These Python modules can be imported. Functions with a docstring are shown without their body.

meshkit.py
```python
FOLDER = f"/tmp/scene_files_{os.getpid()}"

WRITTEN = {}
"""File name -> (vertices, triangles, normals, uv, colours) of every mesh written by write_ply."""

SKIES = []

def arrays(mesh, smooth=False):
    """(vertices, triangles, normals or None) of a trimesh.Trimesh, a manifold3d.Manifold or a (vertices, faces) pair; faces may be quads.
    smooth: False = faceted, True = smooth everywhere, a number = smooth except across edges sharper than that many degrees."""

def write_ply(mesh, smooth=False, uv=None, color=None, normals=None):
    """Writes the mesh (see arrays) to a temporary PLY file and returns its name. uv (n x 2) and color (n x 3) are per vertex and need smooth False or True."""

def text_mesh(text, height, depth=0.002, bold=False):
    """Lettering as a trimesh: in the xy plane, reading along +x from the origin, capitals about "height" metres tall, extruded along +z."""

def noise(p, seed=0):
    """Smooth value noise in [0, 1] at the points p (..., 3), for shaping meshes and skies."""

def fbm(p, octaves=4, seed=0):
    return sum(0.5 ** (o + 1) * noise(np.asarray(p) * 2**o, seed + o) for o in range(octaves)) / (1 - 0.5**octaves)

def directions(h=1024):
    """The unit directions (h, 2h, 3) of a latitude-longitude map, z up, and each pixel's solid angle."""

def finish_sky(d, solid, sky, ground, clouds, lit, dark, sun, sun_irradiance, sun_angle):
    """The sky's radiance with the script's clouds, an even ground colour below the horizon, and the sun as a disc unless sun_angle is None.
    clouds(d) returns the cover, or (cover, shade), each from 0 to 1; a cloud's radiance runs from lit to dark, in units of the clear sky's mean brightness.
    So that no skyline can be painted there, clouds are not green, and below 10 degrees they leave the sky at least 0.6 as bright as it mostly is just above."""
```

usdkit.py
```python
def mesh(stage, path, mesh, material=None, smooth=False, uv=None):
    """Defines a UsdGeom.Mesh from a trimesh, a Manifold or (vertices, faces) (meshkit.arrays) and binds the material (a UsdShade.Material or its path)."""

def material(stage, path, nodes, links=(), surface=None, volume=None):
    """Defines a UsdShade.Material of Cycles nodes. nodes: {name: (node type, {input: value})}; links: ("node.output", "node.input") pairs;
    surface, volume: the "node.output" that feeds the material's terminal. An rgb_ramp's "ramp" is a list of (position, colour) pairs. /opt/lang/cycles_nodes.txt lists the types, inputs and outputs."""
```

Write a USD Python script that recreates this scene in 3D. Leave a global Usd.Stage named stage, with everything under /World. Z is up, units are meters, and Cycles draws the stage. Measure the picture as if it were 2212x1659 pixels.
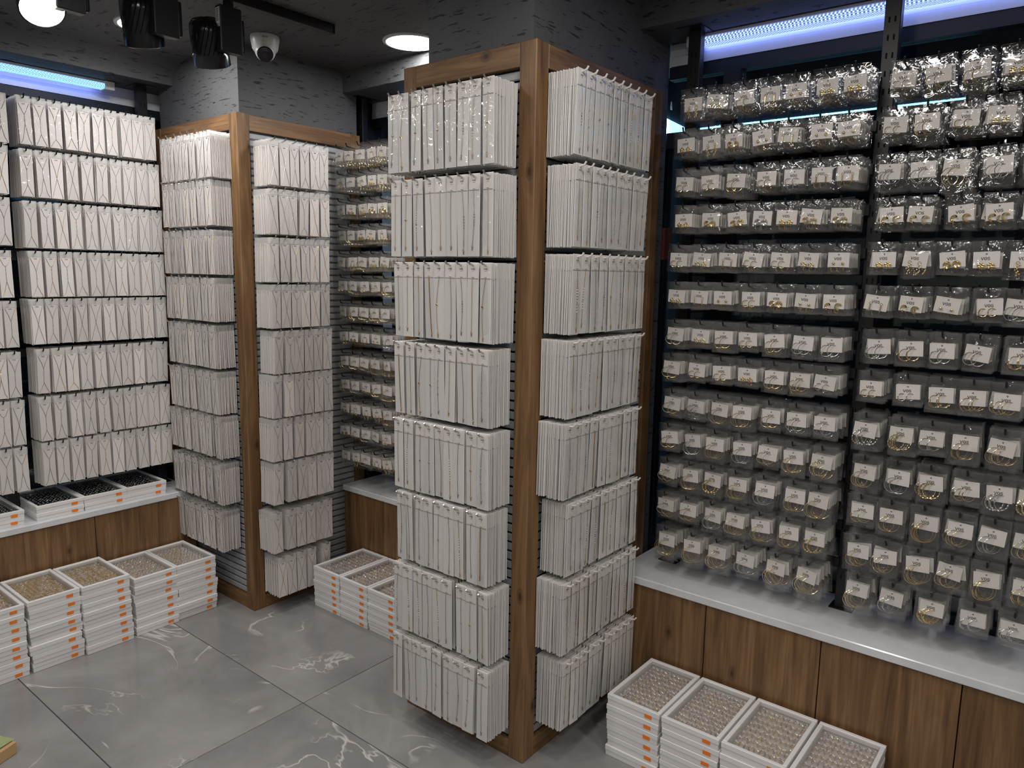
import math, numpy as np, trimesh, usdkit, meshkit
from pxr import Usd, UsdGeom, UsdLux, UsdShade, Gf, Sdf, Vt
rng = np.random.default_rng(7)
stage = Usd.Stage.CreateInMemory()
UsdGeom.SetStageUpAxis(stage, 'Z'); UsdGeom.SetStageMetersPerUnit(stage, 1.0)
UsdGeom.Xform.Define(stage, '/World'); UsdGeom.Scope.Define(stage, '/World/Looks')

# ------------------------------------------------------------------ camera, lights, exposure
F_PX, W_PX, H_PX = 1596.7, 2212, 1659
CAM_Z = 1.556
YAW, PITCH, ROLL = -0.67475, -0.14921, 0.016685
EXPOSURE = 1.65
fwd = np.array([math.sin(YAW)*math.cos(PITCH), math.cos(YAW)*math.cos(PITCH), math.sin(PITCH)])
rt = np.array([math.cos(YAW), -math.sin(YAW), 0.0]); up = np.cross(rt, fwd)
c_, s_ = math.cos(ROLL), math.sin(ROLL)
rt, up = c_*rt + s_*up, -s_*rt + c_*up
cam = UsdGeom.Camera.Define(stage, '/World/camera')
cam.AddTransformOp().Set(Gf.Matrix4d(*rt, 0, *up, 0, *(-fwd), 0, 0, 0, CAM_Z, 1))
cam.CreateHorizontalApertureAttr(36.0); cam.CreateVerticalApertureAttr(36.0*H_PX/W_PX)
cam.CreateFocalLengthAttr(36.0*F_PX/W_PX); cam.CreateClippingRangeAttr((0.05, 100.0))
cam.CreateExposureAttr(EXPOSURE)

def disk_lamp(name, x, y, z, r, power, col=(1, .96, .91), cone=None):
    """an unseen ceiling lamp outside the frame, lighting the shop from the camera side"""
    l = UsdLux.DiskLight.Define(stage, '/World/' + name)
    l.AddTranslateOp().Set((x, y, z)); l.CreateRadiusAttr(r)
    l.CreateIntensityAttr(power); l.CreateColorAttr(col)
    return l
CEIL = 2.48
LAMP = 16.0          # radiance of every ceiling lamp, seen and unseen
BLUE = 0.5           # radiance of the bluish batten diffusers
for i, (x, y) in enumerate([(-1.75, .75), (-.75, 1.35), (-.55, .3), (.45, 1.35), (.55, .3), (-1.75, -.35), (-.55, -.8), (.6, -.8), (-2.7, -.5), (1.5, .9), (1.5, -.6), (-.9, -2.0), (.9, -2.0)]):
    disk_lamp('ceiling_lamp' + ('' if i == 0 else '_%03d' % i), x, y, CEIL - .012, .112, LAMP)  # lamps out of view around the camera, placed to light racks and floor
w = UsdLux.DomeLight.Define(stage, '/World/ambient'); w.CreateIntensityAttr(.012); w.CreateColorAttr((.75, .85, 1))

# ------------------------------------------------------------------ helpers
used = {}
def numbered(parent, name):
    k = used.get((parent, name), 0); used[(parent, name)] = k + 1
    return name if k == 0 else '%s_%03d' % (name, k)
def cat(*ms):
    vs, fs, n = [], [], 0
    for v, f in ms:
        vs.append(v); fs.append(np.asarray(f) + n); n += len(v)
    return np.vstack(vs), np.vstack(fs)
BOXF = np.array([[0,2,1],[1,2,3],[4,5,6],[5,7,6],[0,1,4],[1,5,4],[2,6,3],[3,6,7],[0,4,2],[2,4,6],[1,3,5],[3,7,5]])
def box(x0, x1, y0, y1, z0, z1):
    v = np.array([[x, y, z] for z in (z0, z1) for y in (y0, y1) for x in (x0, x1)], float)
    return v, BOXF.copy()
_hull = {}
def cbox(x0, x1, y0, y1, z0, z1, c=.002):
    """a box with chamfered edges"""
    P = []
    for sx in (0, 1):
        for sy in (0, 1):
            for sz in (0, 1):
                for k in range(3):
                    e = [c, c, c]; e[k] = 0
                    P.append([(x0+e[0], x1-e[0])[sx], (y0+e[1], y1-e[1])[sy], (z0+e[2], z1-e[2])[sz]])
    P = np.array(P)
    if 'f' not in _hull:
        Q = []
        for sx in (0, 1):
            for sy in (0, 1):
                for sz in (0, 1):
                    for k in range(3):
                        e = [.1, .1, .1]; e[k] = 0
                        Q.append([(e[0], 1-e[0])[sx], (e[1], 1-e[1])[sy], (e[2], 1-e[2])[sz]])
        Q = np.array(Q); from scipy.spatial import ConvexHull
        h = ConvexHull(Q); f = h.simplices.copy()
        for i, t in enumerate(f):
            n = np.cross(Q[t[1]]-Q[t[0]], Q[t[2]]-Q[t[0]])
            if n @ h.equations[i, :3] < 0: f[i] = t[::-1]
        _hull['f'] = f
    return P, _hull['f'].copy()
def tube(path, r, sides=6, caps=True):
    p = np.asarray(path, float); t = np.gradient(p, axis=0); t /= np.linalg.norm(t, axis=1, keepdims=True) + 1e-12
    ref = np.array([0, 0, 1.0]) if abs(t[0, 2]) < .9 else np.array([1.0, 0, 0])
    a = np.cross(t, ref); bad = np.linalg.norm(a, axis=1) < .15
    a[bad] = np.cross(t[bad], [0.3, 1, 0.2]); a /= np.linalg.norm(a, axis=1, keepdims=True)
    b = np.cross(t, a); an = np.arange(sides)*2*np.pi/sides
    r = np.broadcast_to(r, (len(p),))
    v = p[:, None] + r[:, None, None]*(np.cos(an)[None, :, None]*a[:, None] + np.sin(an)[None, :, None]*b[:, None])
    i, j = np.meshgrid(np.arange(len(p)-1), np.arange(sides), indexing='ij')
    A, B, Cc, D = i*sides+j, i*sides+(j+1) % sides, (i+1)*sides+(j+1) % sides, (i+1)*sides+j
    f = np.concatenate([np.stack([A, B, Cc], -1).reshape(-1, 3), np.stack([A, Cc, D], -1).reshape(-1, 3)])
    if caps:
        n = (len(p)-1)*sides
        f = np.vstack([f, [[0, k+1, k] for k in range(1, sides-1)], [[n, n+k, n+k+1] for k in range(1, sides-1)]])
    return v.reshape(-1, 3), f
def ring(R, r, n=32, s=5, a0=0, a1=2*np.pi, c=(0, 0, 0), rot=0., bump=0):
    """a wire ring in the xz plane"""
    closed = abs(a1-a0) > 6.28
    a = np.linspace(a0, a1, n, endpoint=not closed)
    t = np.stack([np.cos(a), 0*a, np.sin(a)], 1); b = np.linspace(0, 2*np.pi, s, endpoint=False)
    rr = r*(1 + bump*np.cos(a*n/4))
    v = t[:, None]*(R + rr[:, None]*np.cos(b)[None])[:, :, None] + np.array([0, 1, 0])*(rr[:, None]*np.sin(b)[None])[:, :, None]
    i, j = np.meshgrid(np.arange(n if closed else n-1), np.arange(s), indexing='ij')
    A, B, Cc, D = i*s+j, i*s+(j+1) % s, ((i+1) % n)*s+(j+1) % s, ((i+1) % n)*s+j
    f = np.concatenate([np.stack([A, Cc, B], -1).reshape(-1, 3), np.stack([A, D, Cc], -1).reshape(-1, 3)])
    v = v.reshape(-1, 3)
    if rot: v = v @ np.array([[math.cos(rot), math.sin(rot), 0], [-math.sin(rot), math.cos(rot), 0], [0, 0, 1]])
    return v + np.array(c), f
_ico = {k: trimesh.creation.icosphere(k, 1.0) for k in (0, 1, 2)}
def ball(c, r, k=1):
    m = _ico[k]; return np.array(m.vertices)*np.array(r) + np.array(c), np.array(m.faces)
def lathe(prof, n=40, c=(0, 0, 0)):
    prof = np.asarray(prof, float); a = np.linspace(0, 2*np.pi, n, endpoint=False); m = len(prof)
    v = np.stack([np.outer(np.cos(a), prof[:, 0]), np.outer(np.sin(a), prof[:, 0]), np.tile(prof[:, 1], (n, 1))], -1).reshape(-1, 3)
    i, j = np.meshgrid(np.arange(n), np.arange(m-1), indexing='ij'); k = (i+1) % n
    f = np.concatenate([np.stack([i*m+j, k*m+j, k*m+j+1], -1).reshape(-1, 3), np.stack([i*m+j, k*m+j+1, i*m+j+1], -1).reshape(-1, 3)])
    return v + np.array(c), f
def sheet(x0, x1, z0, z1, nx, nz, fn):
    x, z = np.meshgrid(np.linspace(x0, x1, nx), np.linspace(z0, z1, nz), indexing='ij')
    y = fn(x, z); v = np.stack([x, y, z], -1).reshape(-1, 3)
    i, j = np.meshgrid(np.arange(nx-1), np.arange(nz-1), indexing='ij'); A = i*nz+j
    f = np.concatenate([np.stack([A, A+nz, A+nz+1], -1).reshape(-1, 3), np.stack([A, A+nz+1, A+1], -1).reshape(-1, 3)])
    return v, f
def xf(m, M):
    v, f = m; return v @ M[:3, :3].T + M[:3, 3], f
def move(m, d): return m[0] + np.array(d), m[1]
def rotz(a):
    c, s = math.cos(a), math.sin(a); M = np.eye(4); M[:2, :2] = [[c, -s], [s, c]]; return M
def roty(a):
    c, s = math.cos(a), math.sin(a); M = np.eye(4); M[0, 0] = c; M[0, 2] = s; M[2, 0] = -s; M[2, 2] = c; return M
def rotx(a):
    c, s = math.cos(a), math.sin(a); M = np.eye(4); M[1, 1] = c; M[1, 2] = -s; M[2, 1] = s; M[2, 2] = c; return M
def trans(d): M = np.eye(4); M[:3, 3] = d; return M
_txt = {}
def text(s, h, depth=.0003, bold=False):
    """lettering standing in the xz plane, centred at the origin, facing -y"""
    k = (s, bold)
    if k not in _txt:
        m = meshkit.text_mesh(s, 1.0, 1.0, bold); v = np.array(m.vertices); v[:, 0] -= v[:, 0].mean(); _txt[k] = (v, np.array(m.faces))
    v, f = _txt[k]
    return np.stack([v[:, 0]*h, -v[:, 2]*depth, (v[:, 1]-.5)*h], 1), f
def path_of(p): return str(p.GetPath()) if hasattr(p, 'GetPath') else p
def obj(name, mesh, m, parent='/World', smooth=False):
    pp = path_of(parent)
    return usdkit.mesh(stage, pp + '/' + numbered(pp, name), mesh, M_[m] if isinstance(m, str) else m, smooth).GetPrim()
def tag(p, label=None, catg=None, group=None, kind=None):
    for k, v in (('label', label), ('category', catg), ('group', group), ('kind', kind)):
        if v: p.SetCustomDataByKey(k, v)
    return p
def gfm(M): return Gf.Matrix4d(*[float(x) for x in np.asarray(M).T.ravel()])
def thing(name, label, catg, M=None, group=None, kind=None):
    x = UsdGeom.Xform.Define(stage, '/World/' + numbered('/World', name))
    if M is not None: x.AddTransformOp().Set(gfm(M))
    return tag(x.GetPrim(), label, catg, group, kind)
def kind_proto(name):
    """an abstract class prim: one kind of thing, with its parts"""
    if not stage.GetPrimAtPath('/World/Kinds'): stage.CreateClassPrim('/World/Kinds')
    return UsdGeom.Xform.Define(stage, '/World/Kinds/' + name).GetPrim()
def place(name, proto, M, label, catg, group):
    r = thing(name, label, catg, M, group)
    r.GetReferences().AddInternalReference(proto.GetPath()); r.SetInstanceable(True)
    return r
ORD = ['zeroth', 'first', 'second', 'third', 'fourth', 'fifth', 'sixth', 'seventh', 'eighth', 'ninth', 'tenth', 'eleventh', 'twelfth', 'thirteenth', 'fourteenth']

# ------------------------------------------------------------------ materials
M_ = {}
def mat(name, nodes, links, surface): M_[name] = usdkit.material(stage, '/World/Looks/' + name, nodes, links, surface); return M_[name]
def plain(name, col, rough=.5, metal=0., **kw):
    return mat(name, {'p': ('principled_bsdf', {'base_color': col, 'roughness': rough, 'metallic': metal, **kw})}, [], 'p.BSDF')
def plaster(name, scale):
    """dark grey wall render combed with short dark scratches"""
    mat(name, {'g': ('geometry', {}), 'm': ('mapping', {'scale': scale}), 'n': ('noise_texture', {'scale': 1., 'detail': 3., 'roughness': .6}),
               'r': ('rgb_ramp', {'ramp': [(0, (1, 1, 1)), (.355, (1, 1, 1)), (.385, (0, 0, 0)), (1, (0, 0, 0))]}),
               'n2': ('noise_texture', {'scale': 2.2, 'detail': 3.}), 'r2': ('rgb_ramp', {'ramp': [(.3, (.088, .092, .098)), (.7, (.125, .129, .135))]}),
               'x': ('mix_color', {'b': (.030, .031, .034)}), 'n3': ('noise_texture', {'scale': 60., 'detail': 3.}),
               'h': ('math', {'math_type': 'multiply_add', 'value2': -1.5}), 'b': ('bump', {'strength': .5, 'distance': .004}),
               'p': ('principled_bsdf', {'roughness': .7})},
        [('g.position', 'm.vector'), ('m.vector', 'n.vector'), ('n.fac', 'r.fac'), ('g.position', 'n2.vector'), ('n2.fac', 'r2.fac'), ('r.color', 'x.fac'),
         ('r2.color', 'x.a'), ('x.result', 'p.base_color'), ('g.position', 'n3.vector'), ('r.color', 'h.value1'), ('n3.fac', 'h.value3'), ('h.value', 'b.height'), ('b.normal', 'p.normal')], 'p.BSDF')
plaster('plaster_x', (14, 14, 110)); plaster('plaster_ceiling', (16, 60, 30))
KSC = {'x': (38, 55, 55), 'y': (55, 38, 55), 'z': (70, 70, 32)}
KNOTS = {'x': [(-1.495, 1.722, 2.180)], 'y': [(-3.39, 1.5, 2.17)], 'z': [(-1.327, 1.721, 1.843), (-1.331, 1.721, .560), (-1.309, 1.769, .179), (-2.907, 1.825, 2.066), (-2.907, 1.812, .775), (-.845, 2.250, .253), (-1.080, 2.250, .320), (-3.390, 1.193, .335)]}
def wood(name, axis, tone=1.0, knots=True):
    """brown oak boards with grain along one axis; each piece offset by its own random number"""
    lo, hi = [(7, 7, 7), (60, 60, 60)]
    sc = [17., 17., 17.]; sc['xyz'.index(axis)] = 1.5
    sf = [170., 170., 170.]; sf['xyz'.index(axis)] = 5.
    kn = [7., 7., 7.]; kn['xyz'.index(axis)] = 2.6
    t = np.array([1, 1, 1.])*tone; nk = len(KNOTS[axis])
    mat(name, {'g': ('geometry', {}), 'o': ('object_info', {}), 'ov': ('vector_math', {'math_type': 'add'}), 'om': ('math', {'math_type': 'multiply', 'value2': 13.7}),
               'm': ('mapping', {'scale': sc}), 'mf': ('mapping', {'scale': sf}), 'mk': ('mapping', {'scale': KSC[axis]}),
               'n': ('noise_texture', {'scale': 1., 'detail': 4., 'roughness': .55, 'distortion': 1.6}), 'nf': ('noise_texture', {'scale': 1., 'detail': 2.}),
               **{'kd%d' % i: ('vector_math', {'math_type': 'distance', 'vector2': tuple(np.array(c)*KSC[axis])}) for i, c in enumerate(KNOTS[axis])}, **{'km%d' % i: ('math', {'math_type': 'minimum', 'value2': 9.}) for i in range(len(KNOTS[axis]))}, 'kr': ('rgb_ramp', {'ramp': [(0, (.95, .95, .95)), (.35, (.8, .8, .8)), (.55, (.3, .3, .3)), (.75, (.45, .45, .45)), (1., (0, 0, 0))]}),
               'r': ('rgb_ramp', {'ramp': [(.25, tuple(t*(.100, .050, .021))), (.45, tuple(t*(.185, .098, .040))), (.58, tuple(t*(.250, .138, .060))), (.75, tuple(t*(.315, .185, .088)))]}),
               'rf': ('rgb_ramp', {'ramp': [(.3, (.78, .76, .73)), (.6, (1.05, 1.05, 1.05))]}), 'x': ('mix_color', {'blend_type': 'multiply', 'fac': 1.}),
               'y': ('mix_color', {'b': (.045, .018, .008)}), 'b': ('bump', {'strength': .25, 'distance': .001}),
               'p': ('principled_bsdf', {'roughness': .48})},
        [('o.random', 'om.value1'), ('g.position', 'ov.vector1'), ('om.value', 'ov.vector2'), ('ov.vector', 'm.vector'), ('ov.vector', 'mf.vector'), ('g.position', 'mk.vector'),
         ('m.vector', 'n.vector'), ('mf.vector', 'nf.vector'), *[('mk.vector', 'kd%d.vector1' % i) for i in range(nk)], *[('kd%d.value' % i, 'km%d.value1' % i) for i in range(nk)], *[('km%d.value' % i, 'km%d.value2' % (i+1)) for i in range(nk-1)], ('km%d.value' % (nk-1), 'kr.fac'), ('n.fac', 'r.fac'), ('nf.fac', 'rf.fac'),
         ('r.color', 'x.a'), ('rf.color', 'x.b'), ('x.result', 'y.a')] + ([('kr.color', 'y.fac')] if knots else []) + [('y.result', 'p.base_color'), ('nf.fac', 'b.height'), ('b.normal', 'p.normal')], 'p.BSDF')
    if not knots: stage.GetPrimAtPath('/World/Looks/%s/y' % name).GetAttribute('inputs:b'); UsdShade.Shader.Get(stage, '/World/Looks/%s/y' % name).CreateInput('fac', Sdf.ValueTypeNames.Float).Set(0.)
wood('oak_x', 'x'); wood('oak_y', 'y'); wood('oak_z', 'z'); wood('oak_door', 'z', .92)
plain('black_metal', (.012, .012, .014), .42); plain('black_gloss', (.010, .010, .011), .22); plain('grey_box', (.30, .30, .31), .4)
plain('steel', (.62, .61, .60), .28, 1.); plain('white_steel', (.80, .78, .74), .35)
plain('slat', (.40, .42, .44), .45); plain('slat_gap', (.06, .063, .07), .7)
mat('counter', {'g': ('geometry', {}), 'n': ('noise_texture', {'scale': 9., 'detail': 4.}), 'r': ('rgb_ramp', {'ramp': [(.35, (.66, .67, .70)), (.6, (.74, .75, .77))]}),
                'p': ('principled_bsdf', {'roughness': .16})}, [('g.position', 'n.vector'), ('n.fac', 'r.fac'), ('r.color', 'p.base_color')], 'p.BSDF')
mat('tile', {'g': ('geometry', {}), 'o': ('object_info', {}), 'om': ('math', {'math_type': 'multiply', 'value2': 37.}), 'ov': ('vector_math', {'math_type': 'add'}),
             'n': ('noise_texture', {'scale': 2.2, 'detail': 6., 'roughness': .62, 'distortion': .5}), 'r': ('rgb_ramp', {'ramp': [(.28, (.20, .196, .196)), (.5, (.275, .268, .266)), (.72, (.36, .352, .348))]}),
             'mv': ('mapping', {'scale': (1.5, 2.6, 1), 'rotation': (0, 0, .5)}), 'v': ('noise_texture', {'scale': 1.25, 'detail': 4., 'roughness': .58, 'distortion': 1.1}),
             'vs': ('math', {'math_type': 'subtract', 'value2': .5}), 'va': ('math', {'math_type': 'absolute'}), 'vr': ('rgb_ramp', {'ramp': [(0, (1, 1, 1)), (.006, (.5, .5, .5)), (.015, (0, 0, 0)), (1, (0, 0, 0))]}),
             'vm': ('noise_texture', {'scale': 3.1, 'detail': 2.}), 'vmr': ('rgb_ramp', {'ramp': [(.52, (0, 0, 0)), (.62, (1, 1, 1))]}), 'vx': ('mix_color', {'blend_type': 'multiply', 'fac': 1.}),
             'x': ('mix_color', {'b': (.62, .61, .60)}), 'rn': ('noise_texture', {'scale': 5., 'detail': 3.}), 'rr': ('map_range', {'from_min': .3, 'from_max': .7, 'to_min': .12, 'to_max': .24}),
             'p': ('principled_bsdf', {'roughness': .2})},
    [('o.random', 'om.value1'), ('g.position', 'ov.vector1'), ('om.value', 'ov.vector2'), ('ov.vector', 'n.vector'), ('n.fac', 'r.fac'), ('ov.vector', 'mv.vector'), ('mv.vector', 'v.vector'),
     ('v.fac', 'vs.value1'), ('vs.value', 'va.value1'), ('va.value', 'vr.fac'), ('ov.vector', 'vm.vector'), ('vm.fac', 'vmr.fac'), ('vr.color', 'vx.a'), ('vmr.color', 'vx.b'), ('vx.result', 'x.fac'),
     ('r.color', 'x.a'), ('x.result', 'p.base_color'), ('ov.vector', 'rn.vector'), ('rn.fac', 'rr.value'), ('rr.result', 'p.roughness')], 'p.BSDF')
plain('grout', (.035, .034, .034), .8)
plain('card', (.80, .765, .73), .55); plain('card_cream', (.76, .73, .68), .55); plain('print_ink', (.045, .045, .05), .6); plain('hole_grey', (.22, .22, .23), .6)
def paper(name, a, b, rough=.32, bump=.10):
    mat(name, {'t': ('texture_coordinate', {}), 'o': ('object_info', {}), 'rr': ('mix_color', {'a': a, 'b': b}), 'm': ('mapping', {'scale': (60, 60, 14)}),
               'ov': ('vector_math', {'math_type': 'add'}), 'n': ('noise_texture', {'scale': 1., 'detail': 2.}), 'bp': ('bump', {'strength': bump, 'distance': .004}), 'p': ('principled_bsdf', {'roughness': rough})},
        [('o.random', 'rr.fac'), ('rr.result', 'p.base_color'), ('t.object', 'ov.vector1'), ('o.random', 'ov.vector2'), ('ov.vector', 'm.vector'), ('m.vector', 'n.vector'), ('n.fac', 'bp.height'), ('bp.normal', 'p.normal')], 'p.BSDF')
paper('sleeve', (.70, .69, .68), (.79, .775, .75)); paper('necklace_board', (.76, .725, .71), (.83, .795, .775), .5, .08)
plain('gold', (.84, .66, .33), .2, 1.); plain('pale_gold', (.90, .78, .52), .2, 1.); plain('silver', (.72, .70, .67), .22, 1.); plain('dark_chain', (.36, .33, .30), .35, 1.)
plain('gold_chain', (.52, .39, .19), .35, 1.); plain('red_bead', (.42, .03, .03), .3)
plain('stone', (.92, .92, .95), .05, 0., ior=2.0)
def film(name, milk, gloss, rough, bump, tint=(.985, .985, .985)):
    mat(name, {'lw': ('layer_weight', {'blend': .5}), 'f': ('math', {'math_type': 'power', 'value2': 4.}), 'fm': ('math', {'math_type': 'multiply_add', 'value2': gloss, 'value3': .05*min(gloss, 1.), 'use_clamp': True}), 't': ('transparent_bsdf', {'color': tint}), 'd': ('diffuse_bsdf', {'color': (.82, .81, .79)}),
               'a': ('mix_closure', {'fac': milk}), 'tc': ('texture_coordinate', {}), 'o': ('object_info', {}), 'ov': ('vector_math', {'math_type': 'add'}), 'n': ('noise_texture', {'scale': 32., 'detail': 1., 'distortion': .6}),
               'b': ('bump', {'strength': bump, 'distance': .006}), 'g': ('glossy_bsdf', {'roughness': rough, 'color': (1, 1, 1)}), 's': ('mix_closure', {})},
        [('lw.facing', 'f.value1'), ('f.value', 'fm.value1'), ('fm.value', 's.fac'), ('t.BSDF', 'a.closure1'), ('d.BSDF', 'a.closure2'), ('tc.object', 'ov.vector1'), ('o.random', 'ov.vector2'), ('ov.vector', 'n.vector'), ('n.fac', 'b.height'),
         ('b.normal', 'g.normal'), ('a.closure', 's.closure1'), ('g.BSDF', 's.closure2')], 's.closure')
film('bag_film', .008, 1.6, .06, .7); film('bag_film_behind', .03, 1.2, .08, .6); film('sleeve_film', .0, .8, .09, .8); film('tray_glass', .0, 1.0, .02, .0, (.96, .965, .96))
film('window_glass', .0, 1.0, .01, .0, (.80, .88, .92))
plain('white_board', (.80, .79, .79), .42); plain('white_lid', (.84, .835, .84), .38); plain('orange_sticker', (.95, .23, .02), .5)
plain('foam_pink', (.68, .60, .575), .9); plain('foam_black', (.020, .022, .026), .6)
plain('upvc', (.72, .74, .78), .35); plain('slate_film', (.055, .085, .125), .5); plain('navy_dark', (.010, .014, .026), .5); plain('dark_red', (.16, .03, .02), .6)
plain('white_plastic', (.80, .80, .79), .3); plain('room_wall', (.42, .41, .40), .7); plain('lens_black', (.006, .006, .008), .08); plain('green_cloth', (.36, .42, .20), .75); plain('kraft', (.55, .36, .17), .7)
def glow(name, col, k): mat(name, {'e': ('emission', {'color': col, 'strength': k})}, [], 'e.emission')
glow('lamp_white', (1, .97, .93), LAMP); glow('spot_white', (1, .97, .92), 30.); glow('outside_cyan', (.35, .75, 1.), 1.1)
mat('batten_blue', {'g': ('geometry', {}), 'v': ('checker_texture', {'scale': 170.}), 'mr': ('map_range', {'from_min': 0., 'from_max': 1., 'to_min': .35*BLUE, 'to_max': 1.7*BLUE}), 'e': ('emission', {'color': (.27, .38, 1.)})},
    [('g.position', 'v.vector'), ('v.fac', 'mr.value'), ('mr.result', 'e.strength')], 'e.emission')
mat('batten_cyan', {'g': ('geometry', {}), 'v': ('checker_texture', {'scale': 170.}), 'mr': ('map_range', {'from_min': 0., 'from_max': 1., 'to_min': .5*BLUE, 'to_max': 1.5*BLUE}), 'e': ('emission', {'color': (.28, .58, 1.)})},
    [('g.position', 'v.vector'), ('v.fac', 'mr.value'), ('mr.result', 'e.strength')], 'e.emission')

# ------------------------------------------------------------------ the room: floor, ceiling, beams, walls, windows
def struct(name, m, mt, parent='/World', smooth=False): return tag(obj(name, m, mt, parent, smooth), kind='structure') if parent == '/World' else obj(name, m, mt, parent, smooth)
NX0, NX1, NY0, NY1 = -1.844, -1.309, 1.721, 2.467      # wooden frame of the near column
CX0, CX1, CY0, CY1 = -3.609, -2.907, 1.770, 2.425      # wooden frame of the corner column
TOP = 2.198
fl = tag(UsdGeom.Xform.Define(stage, '/World/floor').GetPrim(), 'grey marble-look floor of large polished tiles', kind='structure')
obj('grout_bed', box(-4.4, 2.4, -3.2, 4.2, -.06, -.0025), 'grout', fl)
g = .0014
for iy in range(-8, 4):
    for ix in range(-2, 4):
        x0, y0 = -2.127 + 1.2*ix, 1.475 + .6*iy
        if x0 > 2.3 or y0 > 2.7: continue
        obj('tile', cbox(x0+g, x0+1.2-g, y0+g, y0+.6-g, -.012, 0, .0012), 'tile', fl)
struct('ceiling', box(-4.4, 2.4, -3.2, 4.2, CEIL, CEIL+.06), 'plaster_ceiling')
def cove(a0, a1, edge, back, along, sweep=.17):
    """a beam whose face sweeps up into the ceiling"""
    q = np.linspace(0, 1, 9); P = [(back, CEIL), (back, 2.382), (edge, 2.382), (edge, 2.396)] + [(edge - sweep*u**1.5, 2.396 + (CEIL-2.396)*(1-(1-u)**2)) for u in q[1:]]
    m = trimesh.creation.extrude_polygon(Polygon(P), a1-a0, engine='earcut'); v = np.array(m.vertices)
    return (np.stack([v[:, 2]+a0, v[:, 0], v[:, 1]], 1) if along == 'x' else np.stack([-v[:, 0], v[:, 2]+a0, v[:, 1]], 1)), (np.array(m.faces) if along == 'x' else np.array(m.faces)[:, ::-1])
from shapely.geometry import Polygon
struct('trim_1', cove(-3.9, 2.4, 2.34, 2.98, 'x', .004), 'plaster_x', smooth=30)            # beam over the back windows
struct('trim_2', cove(-3.2, 2.34, 3.47, 4.0, 'y'), 'plaster_x', smooth=30)          # beam over the left windows
struct('wall_right', box(2.35, 2.4, -3.2, 4.2, 0, CEIL), 'room_wall'); struct('wall_front', box(-4.4, 2.4, -3.25, -3.2, 0, CEIL), 'room_wall')  # walls out of view beside and behind the camera, bouncing light back
pc = tag(obj('pillar', box(-1.756, -1.340, 1.747, 2.562, 0, CEIL), 'plaster_x'), 'dark grey rendered pillar rising behind the nearer wooden frame', 'pillar', kind='structure')
pc = tag(obj('pillar', box(-3.60, -2.925, 1.795, 2.42, 0, CEIL), 'plaster_x'), 'dark grey rendered pillar in the corner rising behind the farther wooden frame', 'pillar', kind='structure')
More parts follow.
